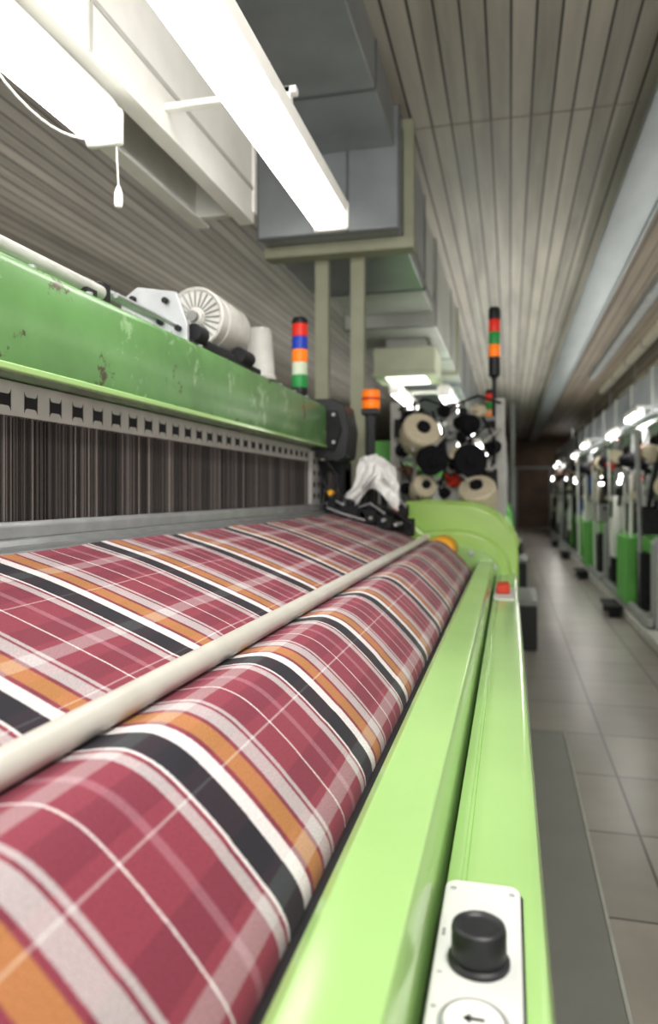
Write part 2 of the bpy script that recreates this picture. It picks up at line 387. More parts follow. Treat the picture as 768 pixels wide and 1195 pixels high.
# rollers
MB().cyl((-.332, -.25, D(.302)), (-.332, 3.93, D(.302)), .052, n=32).build('take_up_roller', M['yellow'], LM, .004)
MB().lathe((-.335, 3.66, D(.292)), (0, 1, 0), [(.06, 0), (.070, .01), (.070, .22), (.058, .235), (.058, .27)], 32).build('roller_collar', M['yellow'], LM)
gb = MB().cyl((-.405, -.25, D(.226)), (-.405, 3.64, D(.226)), .0165, n=28).build('guide_bar', M['bar'], LM)
MB().cyl((-.405, 3.60, D(.226)), (-.405, 3.65, D(.226)), .020, n=24).build('bar_collar', M['cream'], gb, .003)
# top beam
TB = [(-.852, D(-.2136)), (-.848, D(-.235)), (-.848, D(-.40)), (-.858, D(-.42)), (-1.08, D(-.42)), (-1.09, D(-.41)), (-1.09, D(-.2136))]
tb = MB().prism(TB, -.4, 3.37).build('top_beam', M['green'], LM, .006, 3)
for k in range(12):
    yy = 1.0 + k*.19
    MB().cyl((-.8685, yy, D(-.42)), (-.8685, yy, D(-.426)), .008, n=10).build('bolt', M['steel'], tb)
MB().box(-.860, -.844, -.4, 3.36, D(-.2136), D(-.228)).build('lower_trim', M['lime'], tb, .003)
MB().cyl((-.94, -.3, D(-.472)), (-.94, 1.54, D(-.472)), .017, n=20).build('top_rail', M['pale'], LM)
each('rail_support', M['dark'], LM, [('box', -.965, -.915, yy, yy+.04, D(-.42), D(-.462)) for yy in (.3, .9, 1.45)], .003)
each('drive_shaft', M['steel'], LM, [('cyl', (-.97, 1.52, D(-.495)), (-.97, 1.90, D(-.495)), .012, None, 16), ('cyl', (-.91, 1.56, D(-.470)), (-.91, 1.90, D(-.470)), .007, None, 12)])
MB().box(-1.0, -.94, 1.55, 1.59, D(-.42), D(-.505)).build('shaft_support', M['dark'], LM, .004)
br = MB().prism([(-1.08, D(-.42)), (-.875, D(-.42)), (-.875, D(-.475)), (-.91, D(-.565)), (-1.03, D(-.585)), (-1.08, D(-.55))], 1.88, 1.895).build('drive_bracket', M['steel'], LM, .002)
for (xx, zz) in ((-.90, -.46), (-.94, -.54), (-1.01, -.46), (-1.04, -.55), (-.955, -.48)): MB().cyl((xx, 1.868, D(zz)), (xx, 1.88, D(zz)), .009, n=8).build('bolt', M['dark'], br)
each('clamp', M['dark'], LM, [('box', -1.05, -.87, 1.90, 2.02, D(-.42), D(-.432)), ('box', -.90, -.86, 2.0, 2.46, D(-.42), D(-.437)), ('cyl', (-.885, 1.98, D(-.445)), (-.885, 2.34, D(-.445)), .012, None, 12), ('cyl', (-.87, 2.26, D(-.455)), (-.87, 2.36, D(-.455)), .026, None, 14), ('cyl', (-.88, 1.93, D(-.46)), (-.88, 1.99, D(-.46)), .026, None, 14)], .002)
DR = 1.16; dc = Vector((-.955, 0, D(-.548))); dy = 2.10
m = MB().lathe((dc.x, dy, dc.z), (0, 1, 0), [(r_*DR, h_*DR) for r_, h_ in [(0, 0), (.022, 0), (.026, .010), (.07, .010), (.078, .004), (.082, .008), (.082, .05), (.079, .052), (.079, .058), (.082, .06), (.082, .22), (.074, .24), (0, .24)]], 48)
drum = m.build('drum', M['marble'], LM)
for k in range(24):
    a = 2*math.pi*k/24
    p = Vector((dc.x + .033*math.cos(a), dy + .010, dc.z + .033*math.sin(a))); q = Vector((dc.x + .083*math.cos(a), dy + .008, dc.z + .083*math.sin(a)))
    MB().cyl(p, q, .0026, n=6).build('face_rib', M['grey'], drum)
MB().cyl((dc.x, dy - .018, dc.z), (dc.x, dy + .005, dc.z), .017, n=16).build('hub', M['grey'], drum)
MB().prism([(-1.02, D(-.42)), (-.89, D(-.42)), (-.91, D(-.462)), (-1.0, D(-.462))], 2.14, 2.36).build('drum_foot', M['dark'], LM, .003)
m = MB().lathe((-.905, 2.58, D(-.42)), (0, 0, 1), [(.060, 0), (.060, .012), (.055, .018), (.045, .175), (.038, .192), (.02, .196), (0, .196)], 32)
m.build('lubricant_cup', M['pale'], LM)
# harness
hb = MB().box(-.945, -.915, -.3, 3.32, D(-.146), D(-.212)).build('harness_bar', M['pale'], LM, .002)
for k in range(37):
    yy = .35 + k*.080
    MB().prism([(y_, z_) for y_, z_ in rrect(yy, yy + .040, D(-.186), D(-.164), .009, 4)], -.918, -.9142, axis='X').build('slot', M['dark'], hb)
m = MB()
yy = -.2
while yy < 3.30:
    for lx in (-.922, -.94, -.955):
        w = random.uniform(.0006, .0018); y_ = yy + random.uniform(-.003, .003)
        m.box(lx - .001, lx + .001, y_ - w, y_ + w, D(.075), D(-.155))
    yy += .0062
o = m.build('heddle_wires', M['wire'], LM, kind='stuff')
MB().box(-1.0, -.97, -.3, 3.32, D(.2), D(-.2)).build('harness_back', M['dark'], LM)
MB().prism([(-.955, D(.066)), (-.90, D(.066)), (-.885, D(.084)), (-.862, D(.085)), (-.852, D(.096)), (-.825, D(.097)), (-.815, D(.103)), (-.81, D(.16)), (-.955, D(.16))], -.3, 3.5).build('reed_ledge', M['ledge'], LM, .0015)
MB().prism([(-.918, D(.066)), (-.912, D(.055)), (-.884, D(.053)), (-.876, D(.060)), (-.876, D(.085)), (-.918, D(.085))], -.3, 3.5).build('ledge_lip', M['steel'], LM, .003)
he = MB().box(-.93, -.91, 3.32, 3.50, D(.06), D(-.20)).build('harness_end_plate', M['pale'], LM, .004)
for j in range(4):
    for i in range(2): MB().cyl((-.911, 3.37 + .08*i, D(-.15 + .055*j)), (-.907, 3.37 + .08*i, D(-.15 + .055*j)), .014, n=12).build('plate_hole', M['black'], he)
m = MB(); m.prism([(-.98, D(-.19)), (-.80, D(-.145)), (-.755, D(-.17)), (-.742, D(-.30)), (-.765, D(-.42)), (-.82, D(-.45)), (-.98, D(-.45))], 3.38, 3.60)
mh = m.build('motor_housing', M['black'], LM, .005, 2)
MB().prism([(-.94, D(-.23)), (-.81, D(-.20)), (-.775, D(-.30)), (-.80, D(-.39)), (-.94, D(-.39))], 3.36, 3.385).build('housing_lid', M['dark'], mh, .005)
for xx, zz in ((-.92, -.25), (-.92, -.37), (-.81, -.37), (-.81, -.24)): MB().cyl((xx, 3.35, D(zz)), (xx, 3.362, D(zz)), .008, n=10).build('screw', M['steel'], mh)
MB().box(-.98, -.80, 3.5, 3.72, D(.1), D(-.16)).build('housing_stand', M['dark'], LM, .01)
def signal(parent, x, y, z, r, seg, cols, pole=.06, polr=None):
    m = MB(); m.lathe((x, y, z), (0, 0, 1), [(polr or r*.4, 0), (polr or r*.4, pole - .02), (r*.9, pole - .02), (r, pole - .01), (r, pole + .01), (0, pole + .01)], 20)
    b = m.build('signal_lamp', M['black'], parent)
    zz = z + pole + .01
    for cn in cols:
        MB().lathe((x, y, zz), (0, 0, 1), [(r*.96, 0), (r, .004), (r, seg - .005), (r*.96, seg - .001), (0, seg - .001)], 20).build('lens', M[cn], b); zz += seg
    MB().lathe((x, y, zz), (0, 0, 1), [(r, 0), (r, .015), (r*.8, .028), (0, .03)], 20).build('cap', M['black'], b)
    return b
signal(LM, -.955, 3.28, D(-.42), .037, .060, ['greenl', 'clear', 'orange', 'blue', 'red'])
p = at(433, 480, 3.80)
m = MB(); m.box(p.x-.02, p.x+.02, 3.78, 3.82, D(.08), p.z); m.box(p.x-.045, p.x+.045, 3.76, 3.84, p.z-.02, p.z+.012)
bc = m.build('beacon_stand', M['black'], LM, .004)
zb_ = p.z + .012
MB().lathe((p.x, 3.80, zb_), (0, 0, 1), [(.046, 0), (.048, .004), (.048, .042), (.045, .046), (0, .046)], 24).build('beacon_lens', M['orange'], bc)
MB().lathe((p.x, 3.80, zb_ + .046), (0, 0, 1), [(.050, 0), (.050, .012), (0, .012)], 24).build('beacon_ring', M['redp'], bc)
MB().lathe((p.x, 3.80, zb_ + .058), (0, 0, 1), [(.045, 0), (.048, .004), (.048, .034), (.042, .042), (0, .044)], 24).build('beacon_lens', M['orange'], bc)
# temple mechanism at the far selvage
m = MB(); m.box(-.90, -.50, 3.63, 3.69, D(.13), D(.085))
tm = m.build('temple', M['dark'], LM, .004)
each('clamp_block', M['dark'], tm, [('box', -.83, -.72, 3.57, 3.66, D(.14), D(.06)), ('box', -.66, -.56, 3.58, 3.70, D(.19), D(.09)), ('box', -.89, -.85, 3.52, 3.60, D(.11), D(.01)), ('box', -.56, -.50, 3.60, 3.72, D(.12), D(.06)), ('box', -.72, -.69, 3.54, 3.60, D(.08), D(-.10)), ('box', -.62, -.595, 3.56, 3.62, D(.10), D(-.06)), ('box', -.93, -.80, 3.56, 3.68, D(.06), D(-.12)), ('box', -.57, -.47, 3.64, 3.72, D(.22), D(.13)), ('box', -.78, -.70, 3.36, 3.44, D(.115), D(.06)), ('box', -.70, -.62, 3.40, 3.47, D(.145), D(.085)), ('box', -.62, -.55, 3.44, 3.52, D(.175), D(.115)), ('box', -.84, -.80, 3.34, 3.42, D(.09), D(.02))], .006)
for y0_, y1_, xx, zz, r in ((3.40, 3.58, -.70, .115, .035), (3.38, 3.56, -.78, .085, .028), (3.47, 3.58, -.60, .14, .034), (3.60, 3.72, -.54, .17, .025), (3.46, 3.60, -.87, .10, .022), (3.42, 3.55, -.655, .075, .022), (3.40, 3.55, -.745, .045, .018), (3.50, 3.60, -.55, .15, .022)):
    MB().lathe((xx, y0_, D(zz)), (0, 1, 0), [(r*.35, -.01), (r*.4, 0), (r*.9, 0), (r, .008), (r, (y1_-y0_)*.6), (r*.75, (y1_-y0_)*.62), (r*.75, y1_-y0_)], 20).build('temple_roller', M['dark'], tm)
for (xx, zz) in ((-.76, .075), (-.64, .12), (-.58, .13), (-.52, .15), (-.85, .05)): MB().cyl((xx, 3.39, D(zz)), (xx, 3.575, D(zz)), .009, n=10).build('bolt', M['alu'], tm)
each('coloured_knob', M['redp'], tm, [('cyl', (-.545, 3.50, D(.085)), (-.545, 3.56, D(.085)), .016, None, 14)], .003)
each('coloured_knob', M['yellow'], tm, [('cyl', (-.83, 3.36, D(.0)), (-.83, 3.41, D(.0)), .014, None, 14)], .003)
each('lever_arm', M['steel'], tm, [('tube', [(-.61, 3.58, D(-.05)), (-.55, 3.56, D(.01)), (-.50, 3.60, D(.07))], .007), ('tube', [(-.90, 3.5, D(.06)), (-.86, 3.40, D(-.02)), (-.82, 3.36, D(.03)), (-.76, 3.36, D(.06))], .006), ('tube', [(-.70, 3.40, D(.07)), (-.64, 3.38, D(.05)), (-.58, 3.44, D(.10))], .006), ('tube', [(-.84, 3.34, D(.07)), (-.76, 3.33, D(.10)), (-.66, 3.36, D(.13))], .006)])
each('cable', M['black'], tm, [('tube', [(-.90, 3.45, D(-.15)), (-.87, 3.38, D(-.06)), (-.83, 3.38, D(.02)), (-.78, 3.42, D(.06))], .008), ('tube', [(-.86, 3.40, D(-.16)), (-.80, 3.38, D(-.08)), (-.80, 3.38, D(.0)), (-.74, 3.40, D(.05))], .006), ('tube', [(-.66, 3.46, D(.08)), (-.60, 3.42, D(.06)), (-.53, 3.50, D(.10)), (-.48, 3.62, D(.16))], .007)])
m = MB()
for k in range(80):
    a = random.uniform(0, 6.28); r = random.uniform(.004, .034)
    bx_, by_ = -.835 + r*math.cos(a), 3.42 + r*math.sin(a)
    m.tube([(bx_*1.0 + .002, by_, D(.10)), (-.835 + (bx_+.835)*1.25, 3.42 + (by_-3.42)*1.25, D(.02)), (-.835 + (bx_+.835)*.6, 3.42 + (by_-3.42)*.6, D(-.10))], .0016, 5)
m.build('selvage_threads', M['wire'], LM, kind='stuff')
MB().box(-1.9, -1.0, -.25, 3.72, .25, .45).build('back_beam', M['green'], LM, .01)
MB().cyl((-1.55, -.25, D(.45)), (-1.55, 3.72, D(.45)), .26, n=40).build('warp_roll', M['yarnb'], LM)
each('beam_bracket', M['green'], LM, [('box', -1.095, -.93, 3.37, 3.5, D(-.19), D(-.44)), ('box', -1.095, -1.0, 3.5, 3.80, D(.07), D(-.44)), ('box', -1.095, -1.0, -.4, -.25, D(.08), D(-.2136))], .008)

# ------------------------------------------------------------------ cloth
ctrl = [(-.83, .1005), (-.80, .109), (-.70, .138), (-.60, .174), (-.50, .214), (-.45, .236), (-.425, .2455), (-.405, .2455), (-.385, .2425), (-.365, .239), (-.34, .2385), (-.31, .250), (-.28, .273), (-.245, .306), (-.21, .344), (-.191, .370), (-.1855, .395), (-.186, .46), (-.20, .55)]
def cr(p0, p1, p2, p3, t):
    return tuple(.5*((2*b) + (-a + c_)*t + (2*a - 5*b + 4*c_ - d_)*t*t + (-a + 3*b - 3*c_ + d_)*t**3) for a, b, c_, d_ in zip(p0, p1, p2, p3))
prof = []
for i in range(len(ctrl) - 1):
    p0 = ctrl[max(i-1, 0)]; p3 = ctrl[min(i+2, len(ctrl)-1)]
    for k in range(5): prof.append(cr(p0, ctrl[i], ctrl[i+1], p3, k/5))
prof.append(ctrl[-1])
arcl = [0]
for a, b in zip(prof, prof[1:]): arcl.append(arcl[-1] + math.hypot(a[0]-b[0], a[1]-b[1]))
bm = bmesh.new(); uvl = bm.loops.layers.uv.new('UVMap')
NY = 90; ya, yb = -.22, 3.62
rows = []
for j in range(NY + 1):
    y = ya + (yb - ya)*j/NY
    row = []
    for i, (x, d) in enumerate(prof):
        rip = .0012*math.sin(y*9 + x*6) + .0008*math.sin(y*23 + 1.3 + x*14)
        if x > -.21 or -.46 < x < -.24: rip *= .15
        v = bm.verts.new((x, y, D(d) + rip + .0015)); row.append((v, arcl[i], y))
    rows.append(row)
for j in range(NY):
    for i in range(len(prof) - 1):
        q = [rows[j][i], rows[j][i+1], rows[j+1][i+1], rows[j+1][i]]
        f = bm.faces.new([t[0] for t in q]); f.smooth = True
        for lp, t in zip(f.loops, q): lp[uvl].uv = (t[1], t[2])
me = bpy.data.meshes.new('woven_cloth'); bm.to_mesh(me); bm.free(); me.materials.append(M['cloth'])
o = bpy.data.objects.new('woven_cloth', me); COL.objects.link(o)
tag(o, 'wine red plaid cloth with white, black and orange stripes on the foreground loom', 'cloth')

# white rag: a crumpled sheet leaning on the end of the loom
tp = at(434, 530, 3.47)
bm = bmesh.new(); nu, nv = 36, 30; G = []
for i in range(nu + 1):
    u = i/nu - .5; row = []
    for j in range(nv + 1):
        v = j/nv
        wdt = .17 + .12*v
        x = tp.x + .015 + u*wdt + .025*math.sin(5*v)*v
        z = tp.z - .205*v + .06*u*v + .04*v*math.sin(7*u + 1) - .12*max(0, u - .0) - .04*max(0, -u - .15)
        cre = abs(((u*4 + v*1.3) % 1) - .5)*.05 + abs(((u*2.3 - v*2.1) % 1) - .5)*.04
        y = 3.50 + cre + .012*math.sin(9*v + 5*u) - .07*math.sin(2.2*v)
        n1 = MN.noise_vector(Vector((u*6, v*5, 3.1)))
        row.append(bm.verts.new((x + .010*n1.x, y + .03*n1.y, z + .012*n1.z)))
    G.append(row)
for i in range(nu):
    for j in range(nv):
        f = bm.faces.new([G[i][j], G[i+1][j], G[i+1][j+1], G[i][j+1]]); f.smooth = True
bmesh.ops.recalc_face_normals(bm, faces=bm.faces[:])
me = bpy.data.meshes.new('rag'); bm.to_mesh(me); bm.free(); me.materials.append(M['rag'])
o = bpy.data.objects.new('rag', me); COL.objects.link(o)
sd = o.modifiers.new('thickness', 'SOLIDIFY'); sd.thickness = .003
tag(o, 'crumpled white rag draped over the far end of the foreground loom', 'rag')

# ------------------------------------------------------------------ overhead lights
def area(loc, sx, sy, power, rot=(0, 0, 0), col=(1, .98, .95), name='fill_light'):
    l = bpy.data.lights.new(name, 'AREA'); l.shape = 'RECTANGLE'; l.size = sx; l.size_y = sy; l.energy = power; l.color = col
    o = bpy.data.objects.new(name, l); COL.objects.link(o); o.location = loc; o.rotation_euler = rot
def fixture(x0, x1, z, y0, y1, label, tubem, cord=False, group=None):
    t = thing('fluorescent_light', label, 'light', ((x0+x1)/2, (y0+y1)/2, z), group)
    xc = (x0+x1)/2; w = x1 - x0
    MB().prism([(xc-w*.42, z+.052), (xc-w*.48, z+.085), (xc-w*.3, z+.12), (xc+w*.3, z+.12), (xc+w*.48, z+.085), (xc+w*.42, z+.052)], y0, y1).build('housing', M['white'], t, .002)
    for sx in (-1, 1):
        xx = xc + sx*w*.24
        MB().lathe((xx, y0-.0, z+.024), (0, 1, 0), [(w*.08, 0), (w*.16, .006), (w*.19, .03), (w*.19, y1-y0-.03), (w*.16, y1-y0-.006), (w*.08, y1-y0)], 20).build('tube', tubem, t)
    each('end_cap', M['white'], t, [('box', xc-w*.46, xc+w*.46, ya_, yb_, z+.0, z+.10) for ya_, yb_ in ((y0-.03, y0+.0), (y1-.0, y1+.03))], .010)
    if cord:
        cz = z - .04
        MB().tube([(xc+.03, y1-.05, cz+.08), (xc+.03, y1+.025, cz+.04), (xc+.03, y1+.035, cz-.06)], .0022, 6).build('pull_cord', M['white'], t)
        MB().lathe((xc+.03, y1+.035, cz-.12), (0, 0, 1), [(0, 0), (.009, .002), (.012, .012), (.011, .04), (.005, .058), (0, .062)], 14).build('cord_handle', M['white'], t)
        pts = []
        for q in range(11):
            s_ = q/10
            pts.append((x0 - .01 + .05*s_, y1 - .34 + .36*s_, z + .03 - .055*math.sin(math.pi*s_)**.8))
        MB().tube(pts, .0035, 8).build('looped_cable', M['pale'], t)
    return t
f1 = fixture(-.665, -.53, D(-.90), 1.0, 2.42, 'white fluorescent light hanging nearest over the loom, below the blue grey duct', M['tube'])
f2 = fixture(-1.115, -1.0, D(-.93), .35, 1.74, 'white fluorescent light with a pull cord, at upper left of the white channel', M['tube'], cord=True)
ch = thing('lamp_channel', 'white painted metal box channel hanging between the two nearest fluorescent lights', 'channel', (-1.1, 1.3, D(-1.1)))
x0, x1, zb, zt = -1.23, -.98, D(-1.06), D(-1.52)
MB().prism([(x0, zb), (x0+.06, zb), (x0+.06, zb+.012), (x0+.012, zb+.012), (x0+.012, zt-.012), (x1-.012, zt-.012), (x1-.012, zb+.012), (x1-.06, zb+.012), (x1-.06, zb), (x1, zb), (x1, zt), (x0, zt)], -.6, 2.72).build('channel_body', M['white'], ch, .002)
MB().box(x0-.006, x1+.008, 2.70, 2.735, D(-1.10), zt+.004).build('end_plate', M['white'], ch, .003)
each('side_seam', M['pale'], ch, [('box', x1, x1+.004, -.6, 2.70, D(-1.185), D(-1.200)), ('box', x1, x1+.006, 1.55, 1.565, zb, zt)], 0)
each('lamp_arm', M['white'], ch, [('box', -.98, -.58, yy, yy+.03, D(-1.12), D(-1.14)) for yy in (1.08, 1.95)], .003)
each('lamp_stem', M['white'], ch, [('box', -.625, -.596, yy, yy+.03, D(-1.018), D(-1.14)) for yy in (1.08, 1.95)], .003)
each('lamp_tab', M['white'], ch, [('box', -1.07, -1.04, yy, yy+.03, D(-1.045), D(-1.075)) for yy in (.5, 1.45)], .003)
for yy in (.2, 2.6):
    for xx in (-1.19, -1.09): MB().cyl((xx, yy, zt), (xx, yy, CEIL), .005, n=8).build('hanger_rod', M['grey'], ch)
GL = 'fluorescent lights in the row beyond the duct support'
nm = ['second', 'third', 'fourth', 'fifth']
OY = (5.9, 9.4, 12.9, 16.4)
for k, oy in enumerate(OY):
    dup(f1, (0, oy, 0), nm[k] + ' fluorescent light along the row under the duct, on its aisle side', GL)
    dup(f2, (0, oy + .6, 0), nm[k] + ' pull cord fluorescent light along the row, on the side away from the aisle', GL)
    area((-.6, oy + 1.71, D(-.892)), .10, 1.3, 12, name='tube_glow')
    q = thing('lamp_hanger', ['first','second','third','fourth'][k] + ' pair of thin rods with crossbar holding lights under the duct', 'hanger', (-.85, oy + 1.6, D(-1.03)))
    MB().box(-1.08, -.56, oy+1.6, oy+1.64, D(-1.018), D(-1.05)).build('crossbar', M['white'], q)
    each('hanger_rod', M['grey'], q, [('cyl', (xx, oy+1.62, D(-1.05)), (xx, oy+1.62, D(-1.36)), .008, None, 8) for xx in (-1.0, -.7)])

# ------------------------------------------------------------------ ducts
dt = thing('air_duct', 'long grey galvanised air duct in stepped sections along the ceiling above the loom', 'duct', (-.9, 4, D(-1.5)))
MB().box(-1.06, -.62, -1.5, 4.0, D(-1.92), CEIL).build('narrow_section', M['duct'], dt, .006)
MB().box(-1.42, -.60, 4.0, 5.3, D(-1.47), CEIL).build('wide_section', M['duct'], dt, .008)
MB().box(-1.36, -.63, 5.3, 6.2, D(-1.53), CEIL).build('middle_section', M['ductl'], dt, .008)
MB().box(-1.40, -.61, 6.2, 9.5, D(-1.42), CEIL).build('far_section', M['ductl'], dt, .008)
MB().box(-1.36, -.63, 9.5, 20, D(-1.36), CEIL).build('far_section', M['duct'], dt, .008)
each('seam', M['seamd'], dt, [('box', -1.066, -.614, yy, yy+.014, D(-1.914), CEIL) for yy in (1.2, 2.3, 3.4)] + [('box', -1.427, -.593, 4.01, 4.025, D(-1.464), CEIL), ('box', -1.427, -.593, 5.27, 5.29, D(-1.464), CEIL), ('box', -1.407, -.603, 6.21, 6.23, D(-1.414), CEIL), ('box', -1.407, -.603, 7.8, 7.82, D(-1.414), CEIL)] + [('box', -1.367, -.623, 10.5+k*2, 10.53+k*2, D(-1.354), CEIL) for k in range(4)] + [('box', -.892, -.880, 3.994, 4.002, D(-1.47), CEIL)])
each('bracket', M['olive'], dt, [('box', -1.45, -.58, 8.6, 8.68, D(-1.38), D(-1.42)), ('box', -.615, -.58, 8.6, 8.68, D(-1.42), CEIL)])
fr = thing('duct_support_frame', 'olive green steel frame with two posts holding up the wide duct', 'support frame', (-1.0, 4.2, 0))
MB().box(-1.43, -.53, 4.14, 4.26, D(-1.40), D(-1.468)).build('crossbar', M['olive'], fr, .004)
for xx in (-1.105, -.885): MB().box(xx-.042, xx+.042, 4.26, 4.32, 0, D(-1.44)).build('post', M['olive'], fr, .004)
MB().prism([(-.595, D(-1.468)), (-.535, D(-1.468)), (-.535, CEIL), (-.70, CEIL), (-.70, CEIL-.06), (-.595, CEIL-.06)], 4.17, 4.23).build('hanger', M['olive'], fr, .003)
c1 = MB().tube([(-.585, 4.4, D(-1.60)), (-.575, 4.7, D(-1.50)), (-.575, 5.2, D(-1.46)), (-.585, 5.7, D(-1.49)), (-.59, 5.95, D(-1.62))], .008, 8).build('duct_cable', M['grey'])
tag(c1, 'thin grey cable sagging along the aisle side of the wide duct', 'cable')
yo = 6.6
p0 = at(436, 438, yo); p1 = at(508, 396, yo)
df = thing('air_outlet', 'pale green box shaped air outlet under the far duct', 'air outlet', ((p0.x+p1.x)/2, yo+.3, p0.z))
MB().prism([(p0.x, p0.z), (p1.x, p0.z), (p1.x, D(-1.33)), (p0.x, D(-1.33))], yo, yo+.6).build('outlet_box', M['olivel'], df, .01)
MB().box(p0.x+.1, p1.x-.1, yo+.1, yo+.5, D(-1.33), D(-1.42)).build('neck', M['ductl'], df)
MB().box(p0.x-.012, p1.x+.012, yo-.012, yo+.612, p0.z-.012, p0.z+.02).build('rim', M['olivel'], df, .003)
MB().box(p0.x+.10, p1.x-.10, yo+.08, yo+.5, p0.z-.02, p0.z-.0115).build('lamp_panel', M['outlamp'], df)

# ------------------------------------------------------------------ far looms
def far_loom(X0, dr, ya_, L, label, group, right=False, sigcols=('orange', 'greenl', 'red'), rs=1, frame='green_far', cabinet=None):
    R = random.Random(rs)
    X = lambda v: X0 + dr*v
    t = thing('loom', label, 'loom', (X(.6), ya_ + L/2, 0), group)
    def bx(m, a, b, y0, y1, z0, z1): m.box(min(X(a), X(b)), max(X(a), X(b)), y0, y1, z0, z1); return m
    if right: pf = [(X(-.02), 0), (X(-.02), .78), (X(.02), .84), (X(.5), .86), (X(.55), 1.0), (X(1.7), 1.0), (X(1.7), 0)]
    else: pf = [(X(0), 0), (X(0), .88), (X(.04), 1.02), (X(.12), 1.12), (X(.25), 1.18), (X(.55), 1.2), (X(.6), 1.1), (X(1.7), 1.05), (X(1.7), 0)]
    for y_ in (ya_, ya_ + L - .22): MB().prism(pf, y_, y_ + .22).build('end_frame', M[frame], t, .015)
    bx(MB(), .02, .14, ya_+.22, ya_+L-.22, .66, .80).build('front_beam', M['green_far'], t, .01)
    MB().cyl((X(.36), ya_+.22, .46), (X(.36), ya_+L-.22, .46), .2, n=28).build('cloth_roll', M[R.choice(['yarnd', 'yarnb', 'cream'])], t)
    bx(MB(), .85, 1.05, ya_+.1, ya_+L-.1, 1.56, 1.74).build('top_beam', M['green_far'], t, .01)
    m = MB()
    for k in range(60):
        y_ = ya_ + .25 + (L-.5)*k/60
        bx(m, .93, .94, y_, y_ + .03*R.uniform(.4, 1), 1.0, 1.56)
    m.build('heddle_wires', M['wire'], t, kind='stuff')
    if right: bx(MB(), .62, .66, ya_+.25, ya_+L-.25, .86, 1.55).build('harness_frame', M['dark'], t)
    for y_ in (ya_+.12, ya_+L-.2): bx(MB(), .9, 1.0, y_, y_+.08, .9, 1.57).build('upright', M['alu'], t, .005)
    ys = (ya_+.05, ya_+R.uniform(.9, 1.3), ya_+R.uniform(1.7, 2.2), ya_+L-.11) if right else (ya_+.05, ya_+L-.11)
    for y_ in ys: bx(MB(), .1, .16, y_, y_+.06, .8, 2.0).build('creel_post', M['alu'], t, .004)
    for z_ in ((1.30 + R.uniform(-.1, .1), 1.97) if right else (1.97,)): bx(MB(), .11, .15, ya_+.05, ya_+L-.05, z_, z_+.04).build('creel_rail', M['alu'], t, .004)
    if right:
        bx(MB(), -.09, -.03, ya_, ya_+L, .02, .10).build('base_rail', M['alu'], t, .006)
        if cabinet: bx(MB(), -.10, .30, cabinet, cabinet+.75, .06, .78).build('green_cabinet', M['green_far'], t, .006)
        yc_ = ya_ + R.uniform(2.0, 2.5)
        cb = bx(MB(), -.06, .20, yc_, yc_+.40, .45, 1.22).build('control_cabinet', M[R.choice(['white', 'cream', 'alu'])], t, .008)
        bx(MB(), -.065, -.06, yc_+.07, yc_+.33, .95, 1.15).build('display', M['black'], cb)
        y_ = ya_ + R.uniform(.4, .6); bx(MB(), -.02, .16, y_, y_+.3, .84, 1.10).build('junction_box', M[R.choice(['bluep', 'dark', 'grey'])], t, .01)
        y_ = ya_ + R.uniform(1.2, 1.6); bx(MB(), -.02, .14, y_, y_+.3, .82, 1.14).build('drive_box', M['dark'], t, .012)
        y_ = ya_ + R.uniform(1.8, 2.1); bx(MB(), -.03, .10, y_, y_+.45, .15, .70).build('side_panel', M[R.choice(['green_far', 'dark', 'grey'])], t, .006)
        y_ = ya_ + R.uniform(2.6, 2.8); bx(MB(), -.05, .10, y_, y_+.30, .12, .62).build('motor_box', M['dark'], t, .012)
        MB().cyl((X(-.06), y_+.15, .42), (X(.0), y_+.15, .42), .13, n=20).build('pulley', M['grey'], t)
        y_ = ya_ + R.uniform(.4, .6); bx(MB(), -.05, .12, y_, y_+.25, .10, .66).build('motor_box', M['dark'], t, .012)
        y_ = ya_ + R.uniform(.8, 1.1); bx(MB(), -.02, .12, y_, y_+.25, 1.12, 1.40).build('tension_box', M[R.choice(['cream', 'dark', 'white'])], t, .01)
        y_ = ya_ + R.uniform(1.6, 2.4); bx(MB(), -.02, .10, y_, y_+.22, 1.25, 1.55).build('tension_box', M[R.choice(['dark', 'grey', 'bluep'])], t, .01)
        for q in range(4):
            y_ = ya_ + R.uniform(.2, 3.0); MB().cyl((X(-.02), y_, 0), (X(-.02 - R.uniform(0, .05)), y_ + R.uniform(-.1, .1), R.uniform(1.3, 1.97)), R.uniform(.012, .026), n=14).build('air_pipe', M[R.choice(['white', 'alu', 'dark', 'dark'])], t)
        for y_ in (ya_+.25, ya_+.7, ya_+1.2, ya_+1.7, ya_+2.3, ya_+2.7):
            y_ += R.uniform(-.15, .15); sg = R.uniform(-.2, .15)
            MB().tube([(X(.1), y_, 1.75), (X(.02), y_+.08, 1.40+sg), (X(.0), y_+.22, 1.15+sg), (X(.06), y_+.36, 1.30+sg), (X(.12), y_+.45, 1.70)], R.uniform(.012, .024), 8).build('hose', M['dark'], t)
        for k in range(22):
            y_ = ya_ + .1 + k*.14 + R.uniform(-.08, .08); z_ = R.uniform(.98, 1.68); r = R.uniform(.7, 1.4)
            MB().lathe((X(.12), y_, z_), (-dr, R.uniform(-1.8, -.3), R.uniform(-.2, .5)), [(.02*r, -.02), (.05*r, 0), (.075*r, .01), (.075*r, .05*r), (.03*r, .06*r), (.03*r, .13*r), (0, .13*r)], 16).build('yarn_feeder', M[R.choice(['yarnc', 'yarnc', 'yarnd', 'yarnd', 'grey', 'redp', 'yarnb', 'yarnd', 'pale', 'dark'])], t)
        y_ = ya_ + R.uniform(.3, 2.8); z_ = R.uniform(1.35, 1.7)
